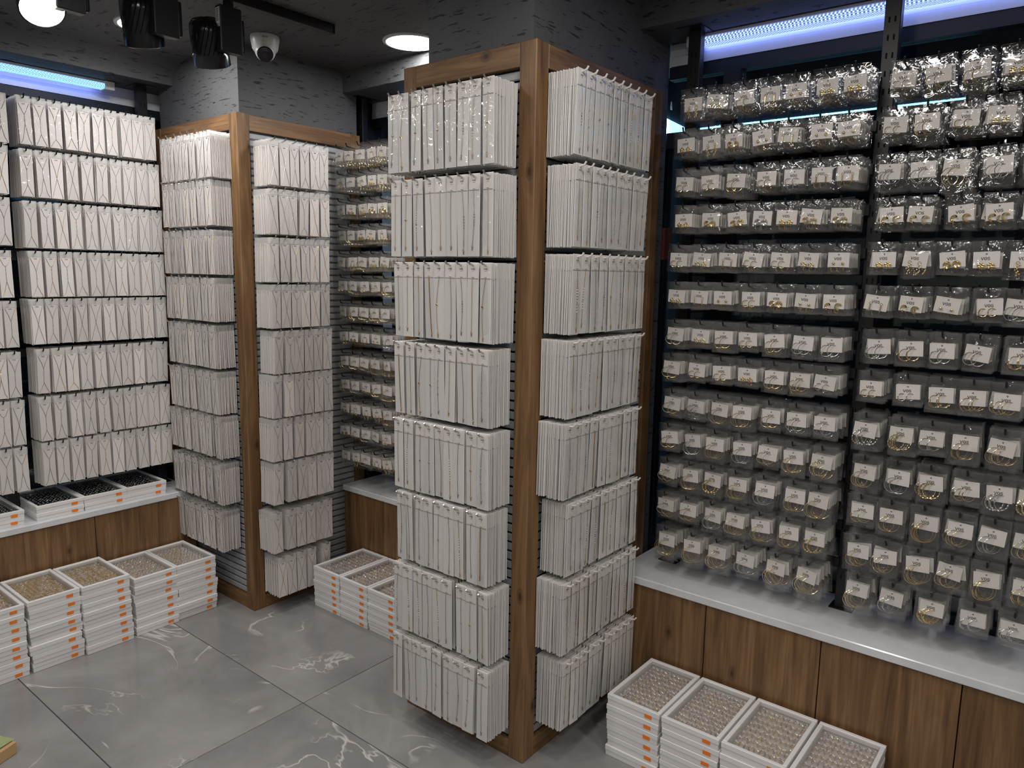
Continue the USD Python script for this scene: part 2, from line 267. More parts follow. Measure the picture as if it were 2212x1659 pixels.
def window(name, x0, x1, y0, y1, along, mull):
    """a shop window: white upvc rails, dark mullions and panes in the gaps"""
    wn = tag(UsdGeom.Xform.Define(stage, '/World/' + name).GetPrim(), kind='structure')
    if along == 'x': B = lambda a0, a1, z0, z1, d=0: box(a0, a1, y0-d, y1+d, z0, z1)
    else: B = lambda a0, a1, z0, z1, d=0: box(x0-d, x1+d, a0, a1, z0, z1)
    a0, a1 = (x0, x1) if along == 'x' else (y0, y1)
    obj('window_frame', B(a0, a1, 2.340, 2.382), 'upvc', wn); obj('window_frame', B(a0, a1, 2.306, 2.3385, .003), 'upvc', wn)
    obj('window_frame', B(a0, a1, 2.262, 2.3045), 'navy_dark', wn); obj('window_frame', B(a0, a1, .0, .52), 'navy_dark', wn)
    obj('transom', B(a0, a1, 2.02, 2.075), 'navy_dark', wn)
    ms = [a0] + mull + [a1]
    for k in mull: obj('mullion', B(k-.03, k+.03, .52, 2.262, .004), 'navy_dark', wn)
    for p, q in zip(ms[:-1], ms[1:]):
        mid = (y0+y1)/2 if along == 'x' else (x0+x1)/2
        for z0, z1 in ((.52, 2.02), (2.075, 2.262)):
            obj('pane', box(p, q, mid-.003, mid+.003, z0, z1) if along == 'x' else box(mid-.003, mid+.003, p, q, z0, z1), 'window_glass', wn)
window('window_1', -1.34, 2.35, 2.567, 2.612, 'x', [-1.10, -.20, .75])
window('window_2', -2.98, -1.75, 2.567, 2.612, 'x', [-2.35])
window('window_3', -3.765, -3.717, -3.2, 2.5, 'y', [-.6, .55, 1.68])
struct('wall_corner', box(-3.765, -2.985, 2.505, 2.63, 0, CEIL), 'navy_dark')
# the unlit corridor beyond the windows
struct('wall_back', box(-4.6, 2.6, 4.15, 4.2, -.06, 2.8), 'navy_dark'); struct('wall_left', box(-5.1, -5.05, -3.2, 4.2, -.06, 2.8), 'navy_dark')
struct('trim_3', box(-5.1, 2.6, 2.98, 4.2, 2.52, 2.56), 'navy_dark'); struct('trim_4', box(-5.1, -4.4, -3.2, 4.2, 2.52, 2.56), 'navy_dark')
tag(obj('window_film', box(-1.335, -1.10, 2.616, 2.620, .52, 2.0), 'slate_film'), 'slate blue film on the glass right of the near pillar', 'window film')
t = thing('window_sticker', 'dark red paper notice on the window right of the near pillar', 'notice')
obj('sheet', box(-1.372, -1.322, 2.606, 2.611, 1.615, 1.735), 'dark_red', t)
t = thing('corridor_light', 'pale cyan lit panel seen through the window beyond the near pillar', 'light panel')
from shapely.geometry import Polygon
pm = trimesh.creation.extrude_polygon(Polygon([(-1.9, 2.165), (-1.46, 2.166), (-1.589, 2.235), (-1.9, 2.41)]), .02, engine='earcut')
obj('panel', (np.stack([pm.vertices[:, 0], 3.02-pm.vertices[:, 2], pm.vertices[:, 1]], 1), np.array(pm.faces)[:, ::-1]), 'outside_cyan', t); obj('strip', box(-1.459, -.45, 3.0, 3.02, 2.157, 2.170), 'outside_cyan', t); obj('rim', box(-1.92, -.43, 3.021, 3.06, 2.10, 2.43), 'navy_dark', t)
t = thing('corridor_light', 'pale cyan strip lit beyond the left window between necklace rows', 'light panel')
obj('panel', box(-4.12, -4.1, 1.33, 1.52, 1.875, 1.905), 'outside_cyan', t); obj('rim', box(-5.05, -4.121, 1.31, 1.54, 1.86, 1.92), 'navy_dark', t)

# ------------------------------------------------------------------ base cabinets and countertops
def cabinet(label, x0, x1, y0, y1, face):
    t = thing('cabinet_unit', label, 'cabinet', group='oak base cabinet units')
    if face == 'y':
        obj('body', box(x0+.001, x1-.001, y0+.020, y1, .0, .463), 'oak_door', t); obj('door', cbox(x0+.0015, x1-.0015, y0, y0+.018, .008, .461, .0012), 'oak_door', t)
    else:
        obj('body', box(x1, x0-.020, y0+.001, y1-.001, .0, .463), 'oak_door', t); obj('door', cbox(x0-.018, x0, y0+.0015, y1-.0015, .008, .461, .0012), 'oak_door', t)
EX = [-1.302, -.948, -.575, -.202, .171, .544]
for i, (a, b) in enumerate(zip(EX[:-1], EX[1:])):
    cabinet('%s oak cabinet door from the near pillar under the right white countertop' % ORD[i+1], a, b, 2.25, 2.563, 'y')
MX = [-2.902, -2.614, -2.24, -1.85]
for i, (a, b) in enumerate(zip(MX[:-1], MX[1:])):
    cabinet('%s oak cabinet from the corner pillar under the alcove countertop' % ORD[i+1], a, b, 2.29, 2.563, 'y')
WY = [1.764, 1.304, .931, .558, .185]
for i, (a, b) in enumerate(zip(WY[:-1], WY[1:])):
    cabinet('%s oak cabinet from the corner pillar along the left wall' % ORD[i+1], -3.39, -3.715, b, a, 'x')
tag(obj('countertop', cbox(-1.304, 1.2, 2.240, 2.565, .464, .492, .003), 'counter'), 'white countertop under the right wall of earring packs', 'countertop')
tag(obj('countertop', cbox(-2.904, -1.848, 2.280, 2.565, .464, .492, .003), 'counter'), 'short white countertop in the alcove between the two pillars', 'countertop')
tag(obj('countertop', cbox(-3.715, -3.380, -.9, 1.766, .464, .492, .003), 'counter'), 'white countertop along the left wall holding dark ring trays', 'countertop')

# ------------------------------------------------------------------ wooden frames and slatted panels round the pillars
def frame(label, x0, x1, y0, y1, left_stile=True, right_stile=True):
    t = thing('wooden_frame', label, 'wooden frame', group='oak frames round the pillars')
    P, R_, D = .060, .066, .022
    obj('corner_post', cbox(x1-P, x1, y0, y0+P, 0, TOP+.002, .0025), 'oak_z', t)
    obj('top_rail', cbox(x0+.055, x1-P-.0005, y0+.001, y0+D, TOP-R_, TOP, .0015), 'oak_x', t); obj('bottom_rail', cbox(x0+.055, x1-P-.0005, y0+.001, y0+D, 0, .058, .0015), 'oak_x', t)
    obj('top_rail', cbox(x1-D, x1-.001, y0+P+.0005, y1-.055, TOP-R_, TOP, .0015), 'oak_y', t); obj('bottom_rail', cbox(x1-D, x1-.001, y0+P+.0005, y1-.055, 0, .058, .0015), 'oak_y', t)
    if left_stile: obj('stile', cbox(x0, x0+.0545, y0+.0005, y0+D, 0, TOP, .0015), 'oak_z', t)
    if right_stile: obj('stile', cbox(x1-D, x1-.0005, y1-.0545, y1, 0, TOP, .0015), 'oak_z', t)
    obj('side_board', box(x0, x0+.018, y0+D+.001, y1-.05, 0, TOP-.002), 'oak_z', t)
    return t
frame('tall oak frame with a knotted corner post round the near pillar', NX0, NX1, NY0, NY1)
frame('tall oak frame with a knotted corner post round the far corner pillar', CX0, CX1, CY0, CY1)
def hook(L, r, rise=.012, tip=.016, droop=0.):
    """a peg from the wall (y=L) to its tip at the origin; the end turns up"""
    return tube([(0, L, -tip-rise+droop), (0, L*.5, -tip-rise*.5), (0, .014, -tip), (0, .006, -tip+.002), (0, 0, 0)], r, 6)
def slat_panel(label, x0, x1, y0, y1, side, z0=.06, z1=2.13):
    t = thing('slat_panel', label, 'slatted panel', group='slatted panels on the pillars')
    if side == 'y': obj('backing', box(x0, x1, y0+.010, y0+.016, z0, z1), 'slat_gap', t)
    else: obj('backing', box(x1-.016, x1-.010, y0, y1, z0, z1), 'slat_gap', t)
    n = int((z1-z0)/.0300); p = (z1-z0)/n
    for k in range(n):
        a, b = z0+k*p+.002, z0+(k+1)*p-.0035
        if side == 'y': obj('slat', cbox(x0, x1, y0, y0+.009, a, b, .003), 'slat', t)
        else: obj('slat', cbox(x1-.009, x1, y0, y1, a, b, .003), 'slat', t)
    return t
SL = slat_panel('grey slatted panel with steel hooks on the front face of the near pillar', NX0+.05, NX1-.058, NY0+.016, 0, 'y')
SR = slat_panel('grey slatted panel with pale hooks on the right face of the near pillar', 0, NX1-.016, NY0+.058, NY1-.05, 'x')
SA = slat_panel('grey slatted panel with steel hooks on the front face of the corner pillar', CX0+.05, CX1-.058, CY0+.016, 0, 'y')
SB = slat_panel('grey slatted panel with steel hooks on the right face of the corner pillar', 0, CX1-.016, CY0+.058, CY1-.05, 'x')

# ------------------------------------------------------------------ wall racks
def upright(t, x, y, z0, z1, along):
    w, d = .022, .016
    if along == 'x':
        body = cbox(x-w, x+w, y, y+.034, z0, z1, .002); foot = box(x-.036, x+.036, y-.012, y+.05, z0, z0+.004); plate = box(x-.045, x+.045, y-.05, y+.07, z1-.003, z1)
        slots = [box(x+s*.008-.0025, x+s*.008+.0025, y-.0006, y, z, z+.016) for s in (-1, 1) for z in np.arange(z0+.1, z1-.05, .05)]
    else:
        body = cbox(x-.034, x, y-w, y+w, z0, z1, .002); foot = box(x-.05, x+.012, y-.036, y+.036, z0, z0+.004); plate = box(x-.07, x+.05, y-.045, y+.045, z1-.003, z1)
        slots = [box(x, x+.0006, y+s*.008-.0025, y+s*.008+.0025, z, z+.016) for s in (-1, 1) for z in np.arange(z0+.1, z1-.05, .05)]
    u = obj('upright', body, 'black_metal', t); obj('foot', foot, 'black_metal', u); obj('ceiling_plate', plate, 'black_metal', u); obj('slot_row', cat(*slots), 'slot_black', u)
plain('slot_black', (.002, .002, .002), .9)
def rack(label, ups, along, at, bars, deep=.150):
    """bars: (a0, a1, z, hook positions) with the hooks' tips at depth `at`"""
    t = thing('wall_rack', label, 'display rack', group='black hook racks on the walls')
    for a in ups:
        upright(t, a, at+deep+.002, .492, 2.382, 'x') if along == 'x' else upright(t, at-deep-.002, a, .492, 2.382, 'y')
    for a0, a1, z, hs in bars:
        zb = z - .030
        b = obj('cross_bar', cbox(a0, a1, at+deep-.010, at+deep, zb-.018, zb+.014, .001) if along == 'x' else cbox(at-deep, at-deep+.010, a0, a1, zb-.018, zb+.014, .001), 'black_metal', t)
        for h in hs:
            m = hook(deep-.008, .0028)
            m = move(m, (h, at, z)) if along == 'x' else move(xf(m, rotz(math.pi/2)), (at, h, z))
            obj('hook', m, 'black_gloss', b)
    return t

# hooks: rows of (height, positions along the wall), tips lying in PLANE
PLANE = {'E1': 2.3, 'E2': 2.3, 'L': 1.592, 'R': -1.183, 'A': 1.662, 'B': -2.768, 'W': -3.44, 'V': -3.44, 'M': 2.245}
HOOKS = {
'E1': [(2.160, [-1.124, -1.037, -0.951, -0.872, -0.791, -0.705, -0.625]),
  (2.035, [-1.144, -1.056, -0.974, -0.888, -0.803, -0.712, -0.633]),
  (1.911, [-1.135, -1.046, -0.963, -0.866, -0.783, -0.703, -0.628]),
  (1.792, [-1.132, -1.041, -0.952, -0.870, -0.796, -0.716, -0.635]),
  (1.664, [-1.141, -1.058, -0.974, -0.884, -0.801, -0.717, -0.637]),
  (1.541, [-1.144, -1.062, -0.981, -0.893, -0.803, -0.718, -0.635]),
  (1.412, [-1.141, -1.049, -0.970, -0.890, -0.806, -0.718, -0.638]),
  (1.297, [-1.149, -1.060, -0.970, -0.883, -0.796, -0.718, -0.640]),
  (1.172, [-1.139, -1.053, -0.972, -0.891, -0.803, -0.718, -0.633]),
  (1.052, [-1.147, -1.062, -0.976, -0.885, -0.798, -0.721, -0.632]),
  (0.929, [-1.143, -1.061, -0.982, -0.897, -0.803, -0.709, -0.633]),
  (0.806, [-1.147, -1.066, -0.975, -0.891, -0.809, -0.722, -0.642]),
  (0.680, [-1.140, -1.039, -0.948, -0.850, -0.748, -0.649])],
'E2': [(2.152, [-0.500, -0.419, -0.329, -0.242]),
  (2.033, [-0.511, -0.434, -0.344, -0.263]),
  (1.907, [-0.516, -0.432, -0.352, -0.263, -0.179]),
  (1.788, [-0.507, -0.428, -0.334, -0.247, -0.164]),
  (1.665, [-0.515, -0.427, -0.344, -0.263, -0.185]),
  (1.542, [-0.515, -0.428, -0.337, -0.250, -0.177]),
  (1.417, [-0.510, -0.426, -0.344, -0.256, -0.165]),
  (1.295, [-0.514, -0.418, -0.335, -0.259, -0.186]),
  (1.170, [-0.517, -0.423, -0.346, -0.270, -0.177]),
  (1.044, [-0.510, -0.423, -0.338, -0.251, -0.175, -0.101]),
  (0.925, [-0.511, -0.429, -0.344, -0.258, -0.176, -0.098]),
  (0.800, [-0.515, -0.434, -0.350, -0.266, -0.182, -0.094]),
  (0.679, [-0.502, -0.406, -0.306, -0.201, -0.107])],
'L': [(2.091, [-1.777, -1.732, -1.676, -1.629, -1.585, -1.535, -1.484, -1.440, -1.391]),
  (1.836, [-1.766, -1.717, -1.670, -1.618, -1.574, -1.528, -1.487, -1.440, -1.388]),
  (1.587, [-1.757, -1.714, -1.667, -1.622, -1.579, -1.532, -1.488, -1.441, -1.393]),
  (1.337, [-1.758, -1.707, -1.656, -1.616, -1.578, -1.530, -1.484, -1.442, -1.400]),
  (1.088, [-1.761, -1.715, -1.661, -1.621, -1.576, -1.536, -1.493, -1.443, -1.398]),
  (0.844, [-1.750, -1.720, -1.664, -1.628, -1.579, -1.536, -1.494, -1.440, -1.401]),
  (0.594, [-1.767, -1.722, -1.676, -1.631, -1.587, -1.543, -1.481, -1.440, -1.391]),
  (0.339, [-1.772, -1.723, -1.682, -1.637, -1.588, -1.536, -1.492, -1.446, -1.388])],
'R': [(2.122, [1.793, 1.841, 1.891, 1.936, 1.986, 2.028, 2.078, 2.123, 2.177]),
  (1.868, [1.796, 1.837, 1.888, 1.928, 1.972, 2.024, 2.070, 2.122, 2.172]),
  (1.616, [1.797, 1.843, 1.892, 1.942, 1.993, 2.038, 2.090, 2.132, 2.175]),
  (1.367, [1.791, 1.838, 1.886, 1.930, 1.979, 2.021, 2.070, 2.115, 2.173]),
  (1.120, [1.782, 1.824, 1.869, 1.920, 1.973, 2.021, 2.063, 2.121, 2.173]),
  (0.872, [1.807, 1.853, 1.894, 1.943, 1.997, 2.046, 2.096, 2.137, 2.187]),
  (0.619, [1.793, 1.842, 1.888, 1.943, 1.994, 2.040, 2.090, 2.139, 2.197]),
  (0.359, [1.803, 1.853, 1.902, 1.956, 1.997, 2.054, 2.102, 2.152, 2.202])],
'A': [(2.126, [-3.361, -3.295, -3.225, -3.169, -3.112, -3.042, -2.984]),
  (1.929, [-3.358, -3.304, -3.240, -3.182, -3.121, -3.060, -2.995]),
  (1.724, [-3.372, -3.307, -3.248, -3.184, -3.122, -3.061, -2.996]),
  (1.521, [-3.369, -3.308, -3.243, -3.185, -3.123, -3.061, -3.001]),
  (1.317, [-3.371, -3.303, -3.250, -3.192, -3.129, -3.073, -3.013]),
  (1.113, [-3.380, -3.325, -3.258, -3.199, -3.135, -3.073, -3.012]),
  (0.915, [-3.394, -3.339, -3.264, -3.198, -3.134, -3.077, -3.004]),
  (0.702, [-3.389, -3.333, -3.272, -3.212, -3.147, -3.083, -3.009]),
  (0.479, [-3.362, -3.307, -3.260, -3.200, -3.141, -3.084, -3.021])],
'B': [(2.100, [1.861, 1.914, 1.964, 2.016, 2.069, 2.119]),
  (1.897, [1.851, 1.904, 1.950, 2.010, 2.063, 2.118]),
  (1.695, [1.850, 1.904, 1.955, 2.008, 2.058, 2.113]),
  (1.497, [1.854, 1.905, 1.956, 2.002, 2.056, 2.112]),
  (1.297, [1.861, 1.916, 1.965, 2.016, 2.067, 2.119]),
  (1.103, [1.847, 1.906, 1.959, 2.010, 2.066, 2.115]),
  (0.909, [1.841, 1.893, 1.957, 2.016, 2.061, 2.114]),
  (0.711, [1.841, 1.909, 1.967, 2.015, 2.068, 2.113]),
  (0.489, [1.826, 1.898, 1.949, 2.005, 2.058, 2.100]),
  (0.277, [1.845, 1.891, 1.946, 2.003, 2.086])],
'W': [(2.229, [1.171, 1.227, 1.283, 1.340, 1.396, 1.451, 1.505, 1.566, 1.618, 1.673]),
  (2.024, [1.166, 1.223, 1.276, 1.334, 1.395, 1.455, 1.512, 1.566, 1.623, 1.679]),
  (1.820, [1.166, 1.224, 1.281, 1.337, 1.398, 1.455, 1.511, 1.569, 1.624, 1.682]),
  (1.620, [1.171, 1.228, 1.287, 1.343, 1.402, 1.459, 1.511, 1.563, 1.622, 1.679]),
  (1.424, [1.164, 1.220, 1.276, 1.334, 1.392, 1.447, 1.503, 1.560, 1.618, 1.678]),
  (1.216, [1.172, 1.230, 1.283, 1.339, 1.397, 1.455, 1.511, 1.567, 1.622, 1.677]),
  (1.013, [1.164, 1.224, 1.284, 1.341, 1.398, 1.457, 1.512, 1.567, 1.621, 1.677]),
  (0.817, [1.165, 1.220, 1.279, 1.338, 1.392, 1.450, 1.504, 1.561, 1.619, 1.675])],
'V': [(2.226, [1.088]),
  (2.028, [1.080]),
  (1.827, [1.072]),
  (1.619, [1.062]),
  (1.417, [1.014, 1.066]),
  (1.211, [1.015, 1.066]),
  (1.011, [1.012, 1.066]),
  (0.813, [1.007, 1.062])],
'M': [(2.130, [-2.863, -2.792, -2.714, -2.638, -2.565]),
  (2.011, [-2.858, -2.786, -2.708, -2.638, -2.566]),
  (1.888, [-2.858, -2.785, -2.707, -2.635, -2.564]),
  (1.771, [-2.858, -2.787, -2.714, -2.641, -2.570]),
  (1.648, [-2.856, -2.779, -2.704, -2.631, -2.549]),
  (1.537, [-2.850, -2.773, -2.694, -2.617, -2.546]),
  (1.416, [-2.854, -2.772, -2.697, -2.627, -2.552]),
  (1.296, [-2.853, -2.773, -2.699, -2.621, -2.546]),
  (1.178, [-2.849, -2.769, -2.698, -2.628, -2.551]),
  (1.063, [-2.852, -2.772, -2.696, -2.621, -2.545]),
  (0.948, [-2.849, -2.771, -2.698, -2.623, -2.547]),
  (0.835, [-2.853, -2.773, -2.701, -2.625, -2.552]),
  (0.711, [-2.847, -2.772, -2.699, -2.623, -2.554])],
}
up_E = [-1.192, -.575, .045]
def lo(rows, a0, a1): return [(a0, a1, z, hs) for z, hs in rows]
rack('tall black rack of earring hooks on the right wall', up_E, 'x', PLANE['E1'], lo(HOOKS['E1'], -1.215, -.590) + lo(HOOKS['E2'], -.560, .030))
rack('black rack of earring hooks in the alcove between the pillars', [-2.940, -2.30], 'x', PLANE['M'], lo(HOOKS['M'], -2.915, -2.31), .205)
rack('black rack of necklace hooks on the left wall', [1.120-.055, 1.712, .445], 'y', PLANE['W'], lo(HOOKS['W'], 1.090, 1.700) + lo(HOOKS['V'], .47, 1.040))
def peg_set(panel, g, along, L, m):
    for z, hs in HOOKS[g]:
        for h in hs:
            k = hook(L, .0030, .016, .010)
            obj('hook', move(k, (h, PLANE[g], z)) if along == 'x' else move(xf(k, rotz(math.pi/2)), (PLANE[g], h, z)), m, panel)
peg_set(SL, 'L', 'x', NY0+.017-PLANE['L'], 'steel'); peg_set(SA, 'A', 'x', CY0+.017-PLANE['A'], 'steel')
peg_set(SR, 'R', 'y', PLANE['R']-NX1+.017, 'white_steel'); peg_set(SB, 'B', 'y', PLANE['B']-CX1+.017, 'steel')

# ------------------------------------------------------------------ kinds of earring pack: bag, card with logo, two earrings
# a pack hangs from the origin and faces -y
def crumple(seed, x0, x1, z0, z1, amp, bulge, nx=9, nz=12, off=-.003):
    def fn(x, z):
        u, v = (x-x0)/(x1-x0), (z-z0)/(z1-z0)
        p = np.stack([x*42, z*34, np.full_like(x, seed*3.7)], -1); q = np.stack([x*110, z*90, np.full_like(x, seed*1.3)], -1)
        e = np.clip(np.minimum(u, 1-u)*5, 0, 1)
        return off - bulge*np.sin(np.pi*np.clip(u, 0, 1))*np.clip((1-v)*3, 0, 1)*np.clip(v*6, 0, 1) - amp*((meshkit.noise(p)-.5)*1.2 + (meshkit.noise(q, 3)-.5)*.6)*(.35+.65*e)
    return sheet(x0, x1, z0, z1, nx, nz, fn)
CW, CH = .0605, .0425
def hoop_pair(R, r, dx, z, mt, bump=0, yaw=.55, n=40):
    return [('earring', ring(R, r, n, 5, 0, 2*np.pi, (-dx-.004, -.003, z), yaw, bump), mt), ('earring', ring(R, r, n, 5, 0, 2*np.pi, (dx-.004, -.004, z+.001), yaw, bump), mt)]
zc = -.020 - CH/2            # card centre
def earrings(style, metal):
    cb = -.020 - CH          # card bottom edge
    if style == 's': return hoop_pair(.0105, .0011, .011, cb+.006, metal, n=28), .084
    if style == 'm': return hoop_pair(.0170, .0010, .010, cb+.004, metal), .092
    if style == 'l': return hoop_pair(.0225, .0009, .007, cb-.003, metal), .106
    if style == 'x': return hoop_pair(.0280, .0009, .004, cb-.009, metal, n=48), .120
    if style == 'w': return hoop_pair(.0215, .0016, .006, cb-.002, metal, bump=.5, n=64), .104     # beaded hoops
    if style == 'c': return [('earring', cat(*[ring(.0085-.0022*k, .0019, 22, 5, c=(s*.0115-.002, -.004-.0012*k, cb+.008), rot=.25*s) for k in range(2)]), metal) for s in (-1, 1)], .082
    if style == 't': return [('earring', ball((s*.013, -.004, cb+.011), (.0042, .0036, .0042), 2), metal) for s in (-1, 1)], .080
    if style == 'b': return [('earring', cat(cbox(s*.014-.0016, s*.014+.0016, -.006, -.003, cb-.004, cb+.016, .0006), ring(.0035, .0006, 12, 4, c=(s*.014, -.004, cb+.019))), metal) for s in (-1, 1)], .084
    if style == 'k': return [('earring', ring(.0085, .0030, 24, 6, .6, 4.9, (s*.015, -.005, cb+.007), .5*s), metal) for s in (-1, 1)], .082
    if style == 'f': return [('earring', cat(*[ball((s*.011+.0055*math.cos(a), -.005, cb+.006+.0055*math.sin(a)), (.0040, .0016, .0040)) for a in np.arange(5)*1.2566+.3], ball((s*.011, -.006, cb+.006), (.0026, .002, .0026))), metal) for s in (-1, 1)], .084
    r2 = np.random.default_rng(5)
    return [('earring', cat(ring(.004, .0006, 12, 4, c=(s*.012, -.004, cb+.013)), *[ball((s*.012+r2.uniform(-.006, .006), -.005+r2.uniform(-.002, .002), cb+.008-k*.0034), (.0022, .0014, .0030)) for k in range(9)]), metal) for s in (-1, 1)], .094
DESC = {'s': 'small hoop', 'm': 'medium hoop', 'l': 'large hoop', 'x': 'extra large hoop', 'w': 'beaded hoop', 'c': 'chunky coil', 't': 'ball stud', 'b': 'slim bar', 'k': 'wide cuff', 'f': 'flower', 'd': 'cluster drop'}
_ek = {}
def earring_kind(code, var):
    k = (code, var)
    if k in _ek: return _ek[k]
    p = kind_proto('earring_pack_%s_%s_%d' % (DESC[code.lower()].replace(' ', '_'), 'silver' if code.isupper() else 'gold', var))
    parts, h = earrings(code.lower(), 'silver' if code.isupper() else ('gold', 'pale_gold', 'gold')[var])
    tilt = roty((-.05, .09, .0)[var]); T = trans((0, 0, zc)) @ tilt @ trans((0, 0, -zc))
    dx = (.0, -.003, .004)[var]; T = trans((dx, 0, 0)) @ T
    c = obj('card', xf(cbox(-CW/2, CW/2, -.0004, .0004, zc-CH/2, zc+CH/2, .0002), T), ('card', 'card_cream', 'card')[var], p)
    obj('logo_print', xf(cat(move(text('VOS', .0074, .0002, True), (-.001, -.0005, zc+.003)), box(-.004, .002, -.0007, -.0004, zc+.0026, zc+.0032)), T), 'print_ink', c)
    a = np.linspace(0, 2*np.pi, 14, endpoint=False); v = np.stack([.0024*np.cos(a), np.full(14, -.0007), .0024*np.sin(a)+zc+.0148], 1)
    obj('punch_mark', xf((v, np.array([[0, i, i+1] for i in range(1, 13)])), T), 'hole_grey', c)
    for n, m, mt in parts: obj(n, xf(m, T), mt, p, 40)
    wv = .0375 + (.001, -.001, .002)[var]
    f = cat(crumple(var*7+len(_ek), -wv, wv, -h, .008, .0034, .004, 10, 14, -.0045), crumple(var*5+1+len(_ek), -wv, wv, -h, .008, .0012, -.001, 4, 5, .0022))
    b = obj('bag', f, 'bag_film', p, True)
    obj('seal_strip', cat(box(-wv, wv, -.0056, -.0048, -.0175, -.0163), box(-wv, wv, -.0052, -.0046, .0072, .0082)), 'bag_film_behind', b)
    _ek[k] = (p, h); return _ek[k]
# one plain pack for those hidden behind the front ones
def behind_pack(parent, metal, R, h):
    obj('card', cbox(-CW/2, CW/2, -.0004, .0004, zc-CH/2, zc+CH/2, .0002), 'card_cream', parent)
    if R: obj('earring', cat(ring(R, .0010, 24, 4, c=(-.012, -.003, -.020-CH-.003-R*.2), rot=.5), ring(R, .0010, 24, 4, c=(.006, -.003, -.020-CH-.003-R*.2), rot=.5)), metal, parent)
    obj('bag', crumple(int(R*1e4)+3, -.0375, .0375, -h, .008, .0028, .003, 7, 9, -.004), 'bag_film_behind', parent, True)
ROWS = {'E1': ['dfsbtff', 'fdctbtt', 'ssmsSbb', 'fccCfcc', 'sfbssft', 'fbtsctk', 'mfmsmMM', 'mssfmmS', 'mMllmMM', 'mLlLmlw', 'mlwlLlx', 'mmLlllw', 'xxxLxx'],
        'E2': ['smmf', 'smsf', 'MMlM', 'kkkk', 'fdcfd', 'bktsM', 'MmMMm', 'sSmmm', 'WwMll', 'lLwmWw', 'mlxlLl', 'llxlxl', 'xLwMM'],
        'M': ['mmmbd', 'sMsfd', 'fffcc', 'mmffd', 'sdmff', 'smssm', 'mmmmm', 'dfbtM', 'mmmll', 'mMsml', 'fsddl', 'fsMMs', 'ddMbd']}
NAME = {'E1': 'right rack left bay', 'E2': 'right rack right bay', 'M': 'alcove rack', 'L': 'near pillar front', 'R': 'near pillar right side', 'A': 'corner pillar front', 'B': 'corner pillar right side', 'W': 'left wall main bay', 'V': 'left wall edge bay'}
def where(g, i, j, n): return '%s hook from left, %s row, %s' % (ORD[j+1], ORD[i+1], NAME[g])
OUT = {'E1': np.eye(4), 'E2': np.eye(4), 'M': np.eye(4), 'L': np.eye(4), 'A': np.eye(4), 'R': rotz(math.pi/2), 'B': rotz(math.pi/2), 'W': rotz(math.pi/2), 'V': rotz(math.pi/2)}
def hang(g, h, z, d, yaw=0., roll=0., dz=0., dh=0., pitch=0.):
    """the matrix of something hanging d behind the tip of the hook at (h, z)"""
    k = .016*(1 - min(d/.12, 1)) * 0
    if g in ('R', 'B', 'W', 'V'): p = (PLANE[g]-d, h+dh, z-.013+dz)
    else: p = (h+dh, PLANE[g]+d, z-.013+dz)
    return trans(p) @ OUT[g] @ rotz(yaw) @ roty(roll) @ rotx(pitch)
def instancer(name, label, catg, protos, items):
    """items: (prototype index, 4x4 matrix): one object for what is too many to be things of their own"""
    from scipy.spatial.transform import Rotation
    pi = UsdGeom.PointInstancer.Define(stage, '/World/' + numbered('/World', name)); tag(pi.GetPrim(), label, catg, kind='stuff')
    for k, make in enumerate(protos):
        x = UsdGeom.Xform.Define(stage, '%s/%s' % (pi.GetPath(), numbered(str(pi.GetPath()), 'kind'))); make(x.GetPrim()); pi.CreatePrototypesRel().AddTarget(x.GetPath())
    Ms = np.array([m for _, m in items])
    pi.CreateProtoIndicesAttr(Vt.IntArray([k for k, _ in items])); pi.CreatePositionsAttr(Vt.Vec3fArray.FromNumpy(Ms[:, :3, 3].astype(np.float32)))
    q = Rotation.from_matrix(Ms[:, :3, :3]).as_quat()
    pi.CreateOrientationsAttr(Vt.QuathArray([Gf.Quath(float(a[3]), float(a[0]), float(a[1]), float(a[2])) for a in q]))
    return pi
rest = []; second = 0
for g in ('E1', 'E2', 'M'):
    for i, (z, hs) in enumerate(HOOKS[g]):
        for j, h in enumerate(hs):
            code = ROWS[g][i][j % len(ROWS[g][i])]
            p, ht = earring_kind(code, int(rng.integers(0, 3)))
            place('earring_pack', p, hang(g, h, z, .017, rng.normal(0, .07), rng.normal(0, .035), 0, 0, rng.normal(.03, .03)),
                  '%s %s pack, %s' % ('silver' if code.isupper() else 'gold', DESC[code.lower()], where(g, i, j, len(hs))), 'earring pack', 'earring packs at the front of their hooks')
            R = {'s': .010, 'm': .016, 'l': .022, 'x': .027, 'w': .021, 'c': .008, 'k': .008, 't': 0, 'b': .008, 'f': .009, 'd': .012}[code.lower()]
            n = int(rng.integers(7, 11)) if g != 'M' else int(rng.integers(6, 9)); step = (.116 if g != 'M' else .15)/n
            for q in range(1, n+1):
                M = hang(g, h, z, .017+q*step, rng.normal(0, .05), rng.normal(0, .05), -.002*rng.random(), rng.normal(0, .0015), rng.normal(.02, .02))
                if q == 1 and g == 'E2':
                    p2, _ = earring_kind(code, int(rng.integers(0, 3)))
                    place('earring_pack', p2, M, 'second %s pack in, %s' % (DESC[code.lower()], where(g, i, j, len(hs))), 'earring pack', 'earring packs second on their hooks')
                else: rest.append((2*(3 if R > .024 else 2 if R > .018 else 1 if R > .012 else 0) + int(code.isupper()), M))
instancer('earring_pack_stock', 'further earring packs hanging behind the front ones on every hook', 'earring packs',
          [lambda x, R=R, m=m, hh=hh: behind_pack(x, m, R, hh) for R, hh in ((.009, .082), (.016, .092), (.022, .106), (.027, .120)) for m in ('gold', 'silver')], rest)

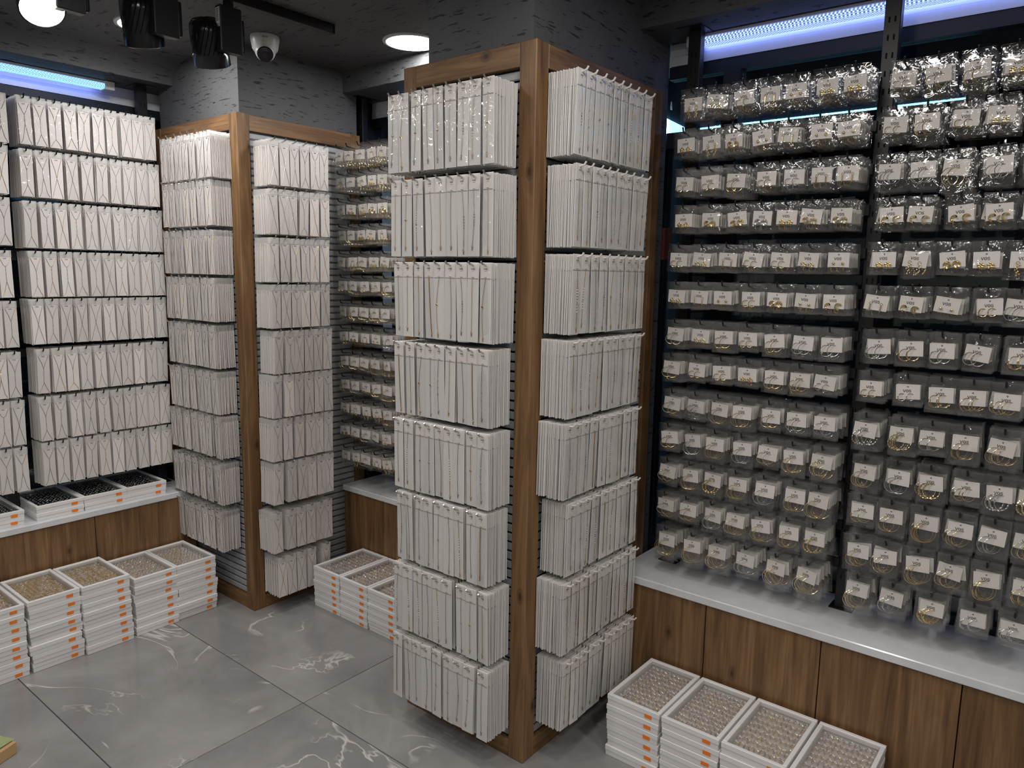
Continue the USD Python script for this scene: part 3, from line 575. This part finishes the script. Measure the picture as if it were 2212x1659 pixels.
# ------------------------------------------------------------------ bracelets in long sleeves
BW, BH = .0435, .222
CHAINS = ['plain gold', 'plain silver', 'pearl beaded gold', 'dark beaded silver', 'round charm gold', 'round charm silver', 'thick twisted gold', 'three studded silver']
def chain_parts(k, x0, z0, z1, seed, R=None):
    r2 = np.random.default_rng(seed); n = 22; t = np.linspace(0, 1, n)
    sway = .004*r2.normal()*np.sin(t*3.1) + .003*r2.normal()*t**2
    path = np.stack([x0+sway, np.full(n, -.0032), z0+(z1-z0)*t], 1)
    mt = 'gold_chain' if 'gold' in CHAINS[k] else 'dark_chain'
    out = [('chain', tube(path, (.0014 if 'thick' in CHAINS[k] else .0007), 5), mt)]
    at = lambda u: path[int(u*(n-1))]
    if 'pearl' in CHAINS[k]: out.append(('beads', cat(*[ball(at(u), .0019, 1) for u in np.linspace(.35, .75, 10)]), 'card'))
    if 'dark beaded' in CHAINS[k]: out.append(('beads', cat(*[ball(at(u), .0017, 1) for u in np.linspace(.45, .62, 6)]), 'dark_chain'))
    if 'charm' in CHAINS[k]: out.append(('charm', ball(at(.5), (.0036, .0016, .0036), 1), 'silver' if 'silver' in CHAINS[k] else 'gold'))
    if 'studded' in CHAINS[k]: out.append(('beads', cat(*[ball(at(u), .0022, 1) for u in (.42, .55, .68)]), 'silver'))
    out.append(('clasp', cat(ring(.0028, .0008, 10, 4, c=at(1)+np.array([0, 0, -.002])), cbox(*(at(1)[0]+np.array([-.001, .001])), -.0042, -.0022, z1-.013, z1-.003, .0004)), mt))
    return out
_bk = {}
def bracelet_kind(k, var):
    if (k, var) in _bk: return _bk[(k, var)]
    p = kind_proto('bracelet_card_%d_%d' % (k, var))
    s = obj('sleeve', cat(cbox(-BW/2, BW/2, -.0009, .0009, -BH, .010, .0006)), 'sleeve', p)
    lab = cbox(-.0185, .0185, -.0016, -.0010, -.035, .009, .0003); l = obj('label_card', lab, 'card', p)
    obj('label_print', cat(move(text('VOS', .0044, .0002, True), (0, -.0017, -.009)), box(-.004, .004, -.0019, -.0017, -.0155, -.0148), box(-.005, .004, -.0019, -.0017, -.0325, -.0318), box(-.003, .005, -.0019, -.0017, -.0345, -.0340)), 'print_ink', l)
    obj('slit', box(-.020, .020, -.0016, -.0009, -.0370, -.0362), 'hole_grey', s)
    for n, m, mt in chain_parts(k, (var-.5)*.003, -.037, -BH+.030-.012*var, 31*k+var): obj(n, m, mt, p, 40)
    obj('film', crumple(k*3+var, -BW/2, BW/2, -BH+.002, .008, .0020, .002, 7, 26, -.0040), 'sleeve_film', p, True)
    _bk[(k, var)] = p; return p
def bracelet_behind(x):
    obj('sleeve', cbox(-BW/2, BW/2, -.0009, .0009, -BH, .010, .0006), 'sleeve', x)
    obj('label_card', cbox(-.0185, .0185, -.0016, -.0010, -.035, .009, .0003), 'card', x)
    obj('chain', tube([(0, -.0026, -.04), (.002, -.0026, -.19)], .0007, 4), 'dark_chain', x)
rest = []
for g in ('L', 'R'):
    for i, (z, hs) in enumerate(HOOKS[g]):
        for j, h in enumerate(hs):
            k = int(rng.choice(8, p=[.17, .22, .1, .13, .1, .12, .06, .1])); p = bracelet_kind(k, int(rng.integers(0, 2)))
            ro = rng.normal(0, .012)
            place('bracelet_card', p, hang(g, h, z, .022, rng.normal(0, .05), ro, 0, 0, rng.normal(.012, .01)), '%s bracelet card, %s' % (CHAINS[k], where(g, i, j, len(hs))), 'bracelet', 'bracelet cards at the front of their hooks')
            edge = (g == 'L' and j == len(hs)-1) or (g == 'R' and j == 0)      # the stack next to the corner post shows its edges
            n = 20 if edge else int(rng.integers(6, 14)); depth = (.100 if g == 'L' else .098)
            for q in range(1, n+1):
                d = .022 + q*depth/n; dr = ro*(.3 if edge else 1) + rng.normal(0, .005 if edge else .012)
                M = hang(g, h, z, d, rng.normal(0, .03), dr, -.003*rng.random(), rng.normal(0, .0013), rng.normal(.006, .008))
                if edge and q <= 9:
                    place('bracelet_card', bracelet_kind(int(rng.integers(0, 8)), 0), M, '%s bracelet card from front, %s' % (ORD[q+1], where(g, i, j, len(hs))), 'bracelet', 'bracelet cards edge-on beside the near corner post')
                else: rest.append((0, M))
instancer('bracelet_card_stock', 'further white bracelet cards hanging behind the front ones on the near pillar', 'bracelets', [bracelet_behind], rest)

# ------------------------------------------------------------------ necklaces on white boards under a clear header
KW, K0, K1 = .0465, -.019, -.182
def necklace_lines(k):
    """the chain across the board: (points lists, beads)"""
    r2 = np.random.default_rng(k+3); w, top, bot = KW/2-.004, K0-.004, K1+.004
    m1 = top - (.055, .078, .035, .085, .045, .066)[k]; m2 = bot + (.042, .0, .060, .050, .075, .030)[k]
    y = -.0018
    if k in (1, 3):   # an X: the two strands cross
        return [[(-w, y, top), (-w*.3, y, top-.045), (0, y, m1), (w*.6, y, bot+.03), (w, y, bot)], [(w, y, top), (w*.3, y, top-.045), (0, y, m1), (-w*.6, y, bot+.03), (-w, y, bot)]], [(0, y, m1)]
    return [[(-w, y, top), (-w*.35, y, top-.03), (0, y, m1), (0, y, m2), (-w*.55, y, bot+.016), (-w, y, bot)], [(w, y, top), (w*.35, y, top-.03), (0, y, m1)], [(0, y, m2), (w*.55, y, bot+.016), (w, y, bot)]], [(0, y, m1+(m2-m1)*u) for u in ([.5], [], [.2, .5, .8], [], [.3, .4, .5, .6, .7], [0, 1])[k]]
NECK = ['Y necklace with one bead', 'crossed necklace with one bead', 'Y necklace with three beads', 'long crossed necklace', 'Y necklace with bead row', 'Y necklace with two beads']
_nk = {}
def necklace_kind(k, var):
    if (k, var) in _nk: return _nk[(k, var)]
    p = kind_proto('necklace_card_%d_%d' % (k, var)); mt = ('dark_chain', 'gold_chain')[var]
    bd = obj('board', cbox(-KW/2, KW/2, -.0009, .0009, K1, K0, .0005), 'necklace_board', p)
    obj('board_print', move(text('VOS', .0040, .0002, True), (0, -.0010, K0-.0075)), 'print_ink', bd)
    L, B = necklace_lines(k)
    c = obj('necklace', cat(*[tube(q, .00062, 4) for q in L]), mt, p)
    if B: obj('beads', cat(*[ball(q, .0016, 1) for q in B]), ('silver', 'gold')[var], c)
    obj('chain_hook', cat(*[ring(.0045, .0009, 8, 4, 3.4, 5.6, (s*(KW/2-.004), -.001, K1+.003)) for s in (-1, 1)]), 'dark_chain', c)
    obj('header', cat(sheet(-KW/2-.001, KW/2+.001, K0, .006, 3, 4, lambda x, z: 0*x-.0014), box(-KW/2-.001, KW/2+.001, -.0018, -.0008, K0-.0006, K0+.0008)), 'header_film', p)
    if var == 0: obj('film', crumple(k*3+11, -KW/2-.001, KW/2+.001, K1-.001, K0, .0026, .003, 7, 18, -.0030), 'sleeve_film', p, True)
    _nk[(k, var)] = p; return p
mat('header_film', {'t': ('transparent_bsdf', {'color': (.97, .97, .97)}), 'd': ('principled_bsdf', {'base_color': (.80, .79, .78), 'roughness': .2}), 'm': ('mix_closure', {'fac': .62})}, [('t.BSDF', 'm.closure1'), ('d.BSDF', 'm.closure2')], 'm.closure')
def necklace_behind(x):
    obj('board', cbox(-KW/2, KW/2, -.0009, .0009, K1, K0, .0005), 'necklace_board', x)
    obj('chain', cat(tube([(-KW/2+.003, -.0016, K0-.004), (0, -.0016, -.08), (KW/2-.003, -.0016, K1+.004)], .0006, 4)), 'dark_chain', x)
    obj('header', sheet(-KW/2-.001, KW/2+.001, K0, .006, 2, 2, lambda x, z: 0*x-.001), 'header_film', x)
rest = []
for g in ('W', 'V', 'A', 'B'):
    for i, (z, hs) in enumerate(HOOKS[g]):
        for j, h in enumerate(hs):
            k = int(rng.integers(0, 6)); v = int(rng.random() < (.3 if i else .0)); ro = rng.normal(0, .012)
            place('necklace_card', necklace_kind(k, v), hang(g, h, z, .014 if g in 'WV' else .018, rng.normal(0, .04), ro, 0, 0, rng.normal(.012, .01)), '%s card, %s' % (NECK[k], where(g, i, j, len(hs))), 'necklace', 'necklace cards at the front of their hooks')
            edge = (g == 'W' and j == 0) or (g == 'A' and j == len(hs)-1) or (g == 'B' and j == 0 and i < 9)
            n = 14 if edge else int(rng.integers(5, 12)); depth = {'W': .118, 'V': .118, 'A': .090, 'B': .108}[g]
            for q in range(1, n+1):
                M = hang(g, h, z, (.014 if g in 'WV' else .018)+q*depth/n, rng.normal(0, .03), ro+rng.normal(0, .01), -.003*rng.random(), rng.normal(0, .0013), rng.normal(.004, .008))
                if edge and q <= 3:
                    place('necklace_card', necklace_kind(int(rng.integers(0, 6)), 1), M, '%s necklace card from front, %s' % (ORD[q+1], where(g, i, j, len(hs))), 'necklace', 'necklace cards edge-on behind the front ones')
                else: rest.append((0, M))
instancer('necklace_card_stock', 'further white necklace cards hanging behind the front ones at left', 'necklaces', [necklace_behind], rest)

# ------------------------------------------------------------------ ring trays
TW, TD = .186, .296
def tray_kind(name, h, top=None):
    """width along x, label on the front face (-y); base with a slightly larger lid; a top tray has a framed glass lid over a ridged insert"""
    p = kind_proto(name); hb = h*.50; e = .0016
    if not top:
        obj('base', cbox(-TW/2+e, TW/2-e, -TD/2+e, TD/2-e, .0004, hb, .001), 'white_board', p); obj('lid', cbox(-TW/2, TW/2, -TD/2, TD/2, hb+.0006, h, .0012), 'white_lid', p)
    else:
        r = .0125
        obj('base', cat(box(-TW/2+e, TW/2-e, -TD/2+e, -TD/2+.004, .0004, hb), box(-TW/2+e, TW/2-e, TD/2-.004, TD/2-e, .0004, hb), box(-TW/2+e, -TW/2+.004, -TD/2+.004, TD/2-.004, .0004, hb), box(TW/2-.004, TW/2-e, -TD/2+.004, TD/2-.004, .0004, hb), box(-TW/2+.004, TW/2-.004, -TD/2+.004, TD/2-.004, .0004, .002)), 'white_board', p)
        obj('lid', cat(cbox(-TW/2, TW/2, -TD/2, -TD/2+r, hb+.0006, h, .0012), cbox(-TW/2, TW/2, TD/2-r, TD/2, hb+.0006, h, .0012), cbox(-TW/2, -TW/2+r, -TD/2+r, TD/2-r, hb+.0006, h, .0012), cbox(TW/2-r, TW/2, -TD/2+r, TD/2-r, hb+.0006, h, .0012)), 'white_lid', p)
        obj('glass', box(-TW/2+r-.001, TW/2-r+.001, -TD/2+r-.001, TD/2-r+.001, h-.0042, h-.0032), 'tray_glass', p)
        n = 10; xs = np.linspace(-TW/2+.016, TW/2-.016, n*6+1); prof = .0052+.0028*np.abs(np.sin((xs-xs[0])/(xs[-1]-xs[0])*np.pi*n))
        ya, yb = -TD/2+.018, TD/2-.018
        v = np.concatenate([np.stack([xs, np.full_like(xs, yy), prof], 1) for yy in (ya, yb)]); m = len(xs)
        f = np.concatenate([[[i, i+1, m+i+1], [i, m+i+1, m+i]] for i in range(m-1)])
        obj('insert', (v, f), 'foam_black' if top == 'dark' else 'foam_pink', p); obj('insert_rim', box(-TW/2+.013, TW/2-.013, -TD/2+.013, TD/2-.013, .002, .0046), 'foam_black' if top == 'dark' else 'white_board', p)
    if h > .02: obj('price_sticker', box(TW/2-.050, TW/2-.026, -TD/2-.0004, -TD/2+.002, hb-.0085, hb+.0035), 'orange_sticker', p)
    return p
def ring_kind(name, metal, R=.0082, big=False):
    p = kind_proto(name)
    obj('band', ring(R, .0011, 18, 5), metal, p, 50)
    obj('stone', ball((0, 0, R+.0012), (.0030, .0026, .0022) if not big else (.0042, .0036, .003), 1), 'stone' if not big else metal, p)
    return p
RK = [ring_kind('ring_silver_stone', 'silver'), ring_kind('ring_gold_stone', 'pale_gold'), ring_kind('ring_gold_wide', 'gold', .0082, True)]
ring_items, ring_made = [], 0
def fill(M, h, kinds, individually=None, nr=10, nc=9, jitter=.0008):
    """rings standing in the slots of the tray at M, rows running front to back"""
    global ring_made
    xs = (np.arange(nr)+.5)/nr*(TW-.032)-(TW-.032)/2; ys = np.linspace(-TD/2+.028, TD/2-.028, nc)
    for iy, y in enumerate(ys):
        for ix, x in enumerate(xs):
            k = int(rng.choice(kinds)); R = M @ trans((x+rng.normal(0, jitter), y+rng.normal(0, jitter*3), .0098)) @ rotz(math.pi/2*0+rng.normal(.0, .22)) @ rotx(rng.normal(0, .22))
            if individually and ring_made < 300:
                place('ring', RK[k], R, '%s ring, %s row from front, %s from left, %s' % (('silver', 'gold', 'wide gold')[k], ORD[iy+1], ORD[ix+1], individually), 'ring', 'rings in the trays at lower right'); ring_made += 1
            else: ring_items.append((k, R))
def stack(label, x, y, z, h, n, a, top, kinds=(0,), individually=None, nc=9, jit=.0015):
    if ('plain', h) not in _bk: _bk[('plain', h)] = tray_kind('ring_tray_closed_%d' % round(h*1e4), h)
    if (top, h) not in _bk: _bk[(top, h)] = tray_kind('ring_tray_%s_%d' % (top, round(h*1e4)), h, top)
    for k in range(n):
        last = k == n-1
        M = trans((x+rng.normal(0, jit*(not last)), y+rng.normal(0, jit*(not last)), z+k*(h+.0002))) @ rotz(a+rng.normal(0, .006)*(not last))
        place('ring_tray', _bk[(top if last else 'plain', h)], M, 'white ring tray, %s from top, %s' % (ORD[n-k], label), 'tray', 'stacked white ring trays')
    fill(M, h, list(kinds), individually, nc=nc)
for k in range(4):
    stack('%s stack from the near pillar by the right cabinets' % ORD[k+1], -1.0395+.193*k, 2.0850, 0, .0355, 6, 0, 'silver', ((0, 1), (0, 1, 0), (1, 1, 0), (0, 0, 1))[k], '%s tray from near pillar' % ORD[k+1], nc=(11, 11, 9, 9)[k])
for k in range(3):
    stack('%s stack from the corner pillar in the alcove' % ORD[k+1], -2.662+.190*k, 2.135, 0, .0322, 6, 0, 'silver', (0, 1), nc=11)
for k, (y, n, ks) in enumerate([(1.592, 7, (1, 0)), (1.411, 7, (1, 0)), (1.205, 8, (2, 1)), (1.016, 8, (2, 2, 1)), (.822, 8, (1, 2))]):
    stack('%s stack from the corner pillar along the left wall' % ORD[k+1], -3.222 + (.012 if k == 2 else 0), y, 0, .0358, n, math.pi/2, 'gold' if ks[0] == 2 else 'silver', ks, nc=13 if ks[0] == 2 else 11, jit=.003)
for k, y in enumerate((1.545, 1.364, 1.179, .950)):
    stack('%s pair from the corner pillar on the left countertop' % ORD[k+1], -3.555, y, .492, .031, 2, math.pi/2, 'dark', (0,), nc=12)
def inst_ring(k):
    def make(x):
        R = .0082; metal = ('silver', 'pale_gold', 'gold')[k]
        obj('band', ring(R, .0011, 14, 4), metal, x, 50); obj('stone', ball((0, 0, R+.0012), (.0030, .0026, .0022) if k < 2 else (.0042, .0036, .003), 1), 'stone' if k < 2 else metal, x)
    return make
instancer('ring_stock', 'further rings standing in rows inside the other open ring trays', 'rings', [inst_ring(k) for k in range(3)], ring_items)

# ------------------------------------------------------------------ lamps, track spots, security camera
for i, (x, y, lab) in enumerate([(-2.325, 2.215, 'round recessed ceiling lamp glowing white beside the near pillar'), (-3.01, 1.47, 'round recessed ceiling lamp half hidden behind a track spotlight')]):
    t = thing('ceiling_lamp_fitting', lab, 'ceiling lamp', trans((x, y, CEIL)), 'recessed ceiling lamps')
    obj('trim_ring', lathe([(.104, -.0005), (.104, -.007), (.1165, -.005), (.118, -.0005)], 48), 'white_plastic', t, 40)
    a = np.linspace(0, 2*np.pi, 48, endpoint=False); v = np.vstack([[0, 0, -.0055], np.stack([.104*np.cos(a), .104*np.sin(a), np.full(48, -.0055)], 1)])
    obj('diffuser', (v, np.array([[0, 1+(k+1) % 48, 1+k] for k in range(48)])), 'lamp_white', t)
glow('led_blue', (.20, .28, 1.), 2.6)  # blue glow of the added strips hidden behind the battens
def batten(label, x0, x1, y0, y1, along, mt):
    t = thing('batten_light', label, 'batten light', group='bluish batten lights under the beams'); z1 = 2.380
    if along == 'x':
        obj('housing', cbox(x0, x1, y0, y1, z1-.012, z1, .002), 'upvc', t); P = [(y0+.002, z1-.0125), (y0-.004, z1-.022), (y0+.008, z1-.034), (y1-.008, z1-.034), (y1, z1-.0125)]
        v = np.array([[x, a, b] for x in (x0+.03, x1-.03) for a, b in P])
        ends = [cbox(x0-.012, x0+.03, y0-.007, y1+.002, z1-.038, z1, .003), cbox(x1-.03, x1+.012, y0-.007, y1+.002, z1-.038, z1, .003)]
    else:
        obj('housing', cbox(x0, x1, y0, y1, z1-.012, z1, .002), 'upvc', t); P = [(x1-.002, z1-.0125), (x1+.004, z1-.022), (x1-.008, z1-.034), (x0+.008, z1-.034), (x0, z1-.0125)]
        v = np.array([[a, y, b] for y in (y1-.03, y0+.03) for a, b in P])
        ends = [cbox(x0-.002, x1+.007, y0-.012, y0+.03, z1-.038, z1, .003), cbox(x0-.002, x1+.007, y1-.03, y1+.012, z1-.038, z1, .003)]
    f = np.array([[i, i+1, 5+i+1] for i in range(4)] + [[i, 5+i+1, 5+i] for i in range(4)])
    obj('diffuser', (v, f), mt, t)
    obj('led_strip', box(x0+.03, x1-.03, y1+.0006, y1+.0022, z1-.030, z1-.014) if along == 'x' else box(x0-.0022, x0-.0006, y0+.03, y1-.03, z1-.030, z1-.014), 'led_blue', t)  # hidden glowing strip added at the back to brighten the window rail
    for e in ends: obj('end_cap', e, 'white_plastic', t)
batten('prismatic batten light above the left bay of the right earring rack', -1.232, -.02, 2.500, 2.552, 'x', 'batten_blue')
batten('prismatic batten light above the right bay of the right earring rack', .02, 1.22, 2.500, 2.552, 'x', 'batten_blue')
batten('prismatic batten light above the alcove between the pillars', -2.72, -1.86, 2.500, 2.552, 'x', 'batten_blue')
batten('prismatic cyan batten light above the left wall of necklaces', -3.672, -3.620, .45, 1.590, 'y', 'batten_cyan')
t = thing('light_track', 'black ceiling track carrying the spotlights', 'light track')
obj('rail', cbox(-2.442, -2.408, -.6, 1.885, CEIL-.034, CEIL, .002), 'black_metal', t); obj('end_cap', cbox(-2.443, -2.407, 1.885, 1.896, CEIL-.035, CEIL, .002), 'black_gloss', t)
def spotlight(label, px, py, pz, d, track_y, on, sticker=False):
    t = thing('track_spotlight', label, 'spotlight', group='black track spotlights')
    d = np.array(d, float); d /= np.linalg.norm(d)                       # towards the light's opening
    zx = -d; xx = np.cross([0, 0, 1.0], zx); xx /= np.linalg.norm(xx); yy = np.cross(zx, xx)
    M = np.eye(4); M[:3, 0], M[:3, 1], M[:3, 2], M[:3, 3] = xx, yy, zx, (px, py, pz)
    prof = [(.0565, -.075), (.060, -.073), (.060, -.040), (.0535, -.030), (.0515, .035), (.047, .055), (.036, .068), (.020, .074), (.0005, .075)]
    obj('body', xf(lathe(prof, 40), M), 'black_gloss', t, 40)
    fins = []
    for k in range(22):
        a0 = k*2*np.pi/22; L = [(.0520, -.030), (.0515, .0), (.0510, .030), (.0465, .055), (.0350, .0685), (.015, .0745)]; v = []
        for i, (r, zz) in enumerate(L):
            a = a0 + (zz+.03)*7.5; w = .0035
            for rr, s in ((r-.003, -1), (r-.003, 1), (r+.0065*(1 if i < 5 else .2), 0)):
                v.append([rr*math.cos(a)-s*w*math.sin(a), rr*math.sin(a)+s*w*math.cos(a), zz + (.0045 if s == 0 and i > 2 else 0)])
        f = []
        for i in range(len(L)-1):
            for p, q in ((0, 2), (2, 1), (1, 0)):
                f += [[3*i+p, 3*i+q, 3*i+3+q], [3*i+p, 3*i+3+q, 3*i+3+p]]
        fins.append(xf((np.array(v), np.array(f)), M))
    for fn in fins: obj('fin', fn, 'black_gloss', t)
    obj('reflector', xf(lathe([(.0555, -.0745), (.046, -.055), (.030, -.035), (.014, -.025)], 36), M), 'silver', t, 40)
    a = np.linspace(0, 2*np.pi, 32, endpoint=False); v = np.vstack([[0, 0, -.052], np.stack([.0445*np.cos(a), .0445*np.sin(a), np.full(32, -.052)], 1)])
    obj('lens', xf((v, np.array([[0, 1+(k+1) % 32, 1+k] for k in range(32)])), M), 'spot_white', t)
    bx, by = -2.425, track_y; z1 = CEIL-.036
    g = obj('gear_box', cat(cbox(bx-.017, bx+.017, by-.040, by+.040, z1-.165, z1-.018, .003)), 'black_metal', t)
    obj('gear_box_cover', cbox(bx-.014, bx+.014, by+.040, by+.052, z1-.155, z1-.050, .004), 'black_gloss', g)
    obj('track_adapter', cat(lathe([(.0005, -.022), (.017, -.022), (.017, 0), (.0005, 0)], 20, (bx, by, z1))), 'black_gloss', g)
    e = np.array([bx, by, z1-.120]); o = np.array([px, py, pz]) + zx*.0; obj('yoke', tube([e, e*.5+o*.5, o], .011, 8), 'black_gloss', t)
    if sticker:
        s = obj('rating_sticker', box(bx-.012, bx+.012, by-.0406, by-.040, z1-.088, z1-.026), 'white_lid', g)
        m = cat(move(text('CE', .0085, .0002, True), (0, 0, -.026)), *[box(-.009, .009*(1-.3*(k % 2)), -.0003, 0, .026-.0035*k, .0274-.0035*k) for k in range(12)])
        obj('sticker_print', move(m, (bx, by-.0408, z1-.057)), 'print_ink', g)
spotlight('black finned track spotlight nearest the security camera', -2.492, 1.425, 2.318, (-.32, .34, -.88), 1.462, True, True)
spotlight('black finned track spotlight hiding a recessed lamp, its back to the viewer', -2.492, 1.197, 2.330, (-.30, .28, -.9), 1.240, True)
spotlight('track spotlight at upper left with its lit lens towards the viewer', -2.492, .905, 2.330, (.62, -.12, -.76), .960, True)
t = thing('security_camera', 'white dome security camera on the ceiling in front of the corner pillar', 'security camera', trans((-2.762, 1.822, CEIL)) @ rotz(.98))
obj('base', lathe([(.0005, 0), (.056, 0), (.0575, -.006), (.055, -.022), (.050, -.048), (.046, -.056), (.030, -.060), (.0005, -.060)], 48), 'white_plastic', t, 40)
B = ball((0, 0, 0), .041, 2); b = obj('eyeball', move(B, (.0, -.012, -.058)), 'white_plastic', t, True)
aim = trans((.0, -.012, -.058)) @ rotx(.62)
obj('lens_cover', xf(lathe([(.0005, 0), (.029, .001), (.031, -.006)], 36), aim @ rotx(math.pi/2) @ trans((0, 0, .0395))), 'lens_black', b)
obj('lens', xf(lathe([(.0005, .003), (.012, .003), (.0125, 0)], 24), aim @ rotx(math.pi/2) @ trans((0, 0, .040))), 'black_gloss', b)
obj('maker_mark', xf(text('alhua', .0062, .0004, True), trans((0, -.0565, -.014)) @ rotx(-.1)), 'grey_box', t)
# ------------------------------------------------------------------ a green wrapped carton at the lower left edge
t = thing('carton', 'kraft carton wrapped in olive green cloth at the lower left edge of the floor', 'carton', trans((-2.655, .590, 0)) @ rotz(.42))
obj('box', cbox(-.30, .112, -.42, .088, .0, .040, .002), 'kraft', t)
gv, gf = sheet(-.31, .100, -.43, .092, 24, 24, lambda x, z: .0425+.0035*meshkit.noise(np.stack([x*26, z*26+x*30, 0*x], -1)))
obj('green_wrap', (gv[:, [0, 2, 1]], gf[:, ::-1]), 'green_cloth', t, True)
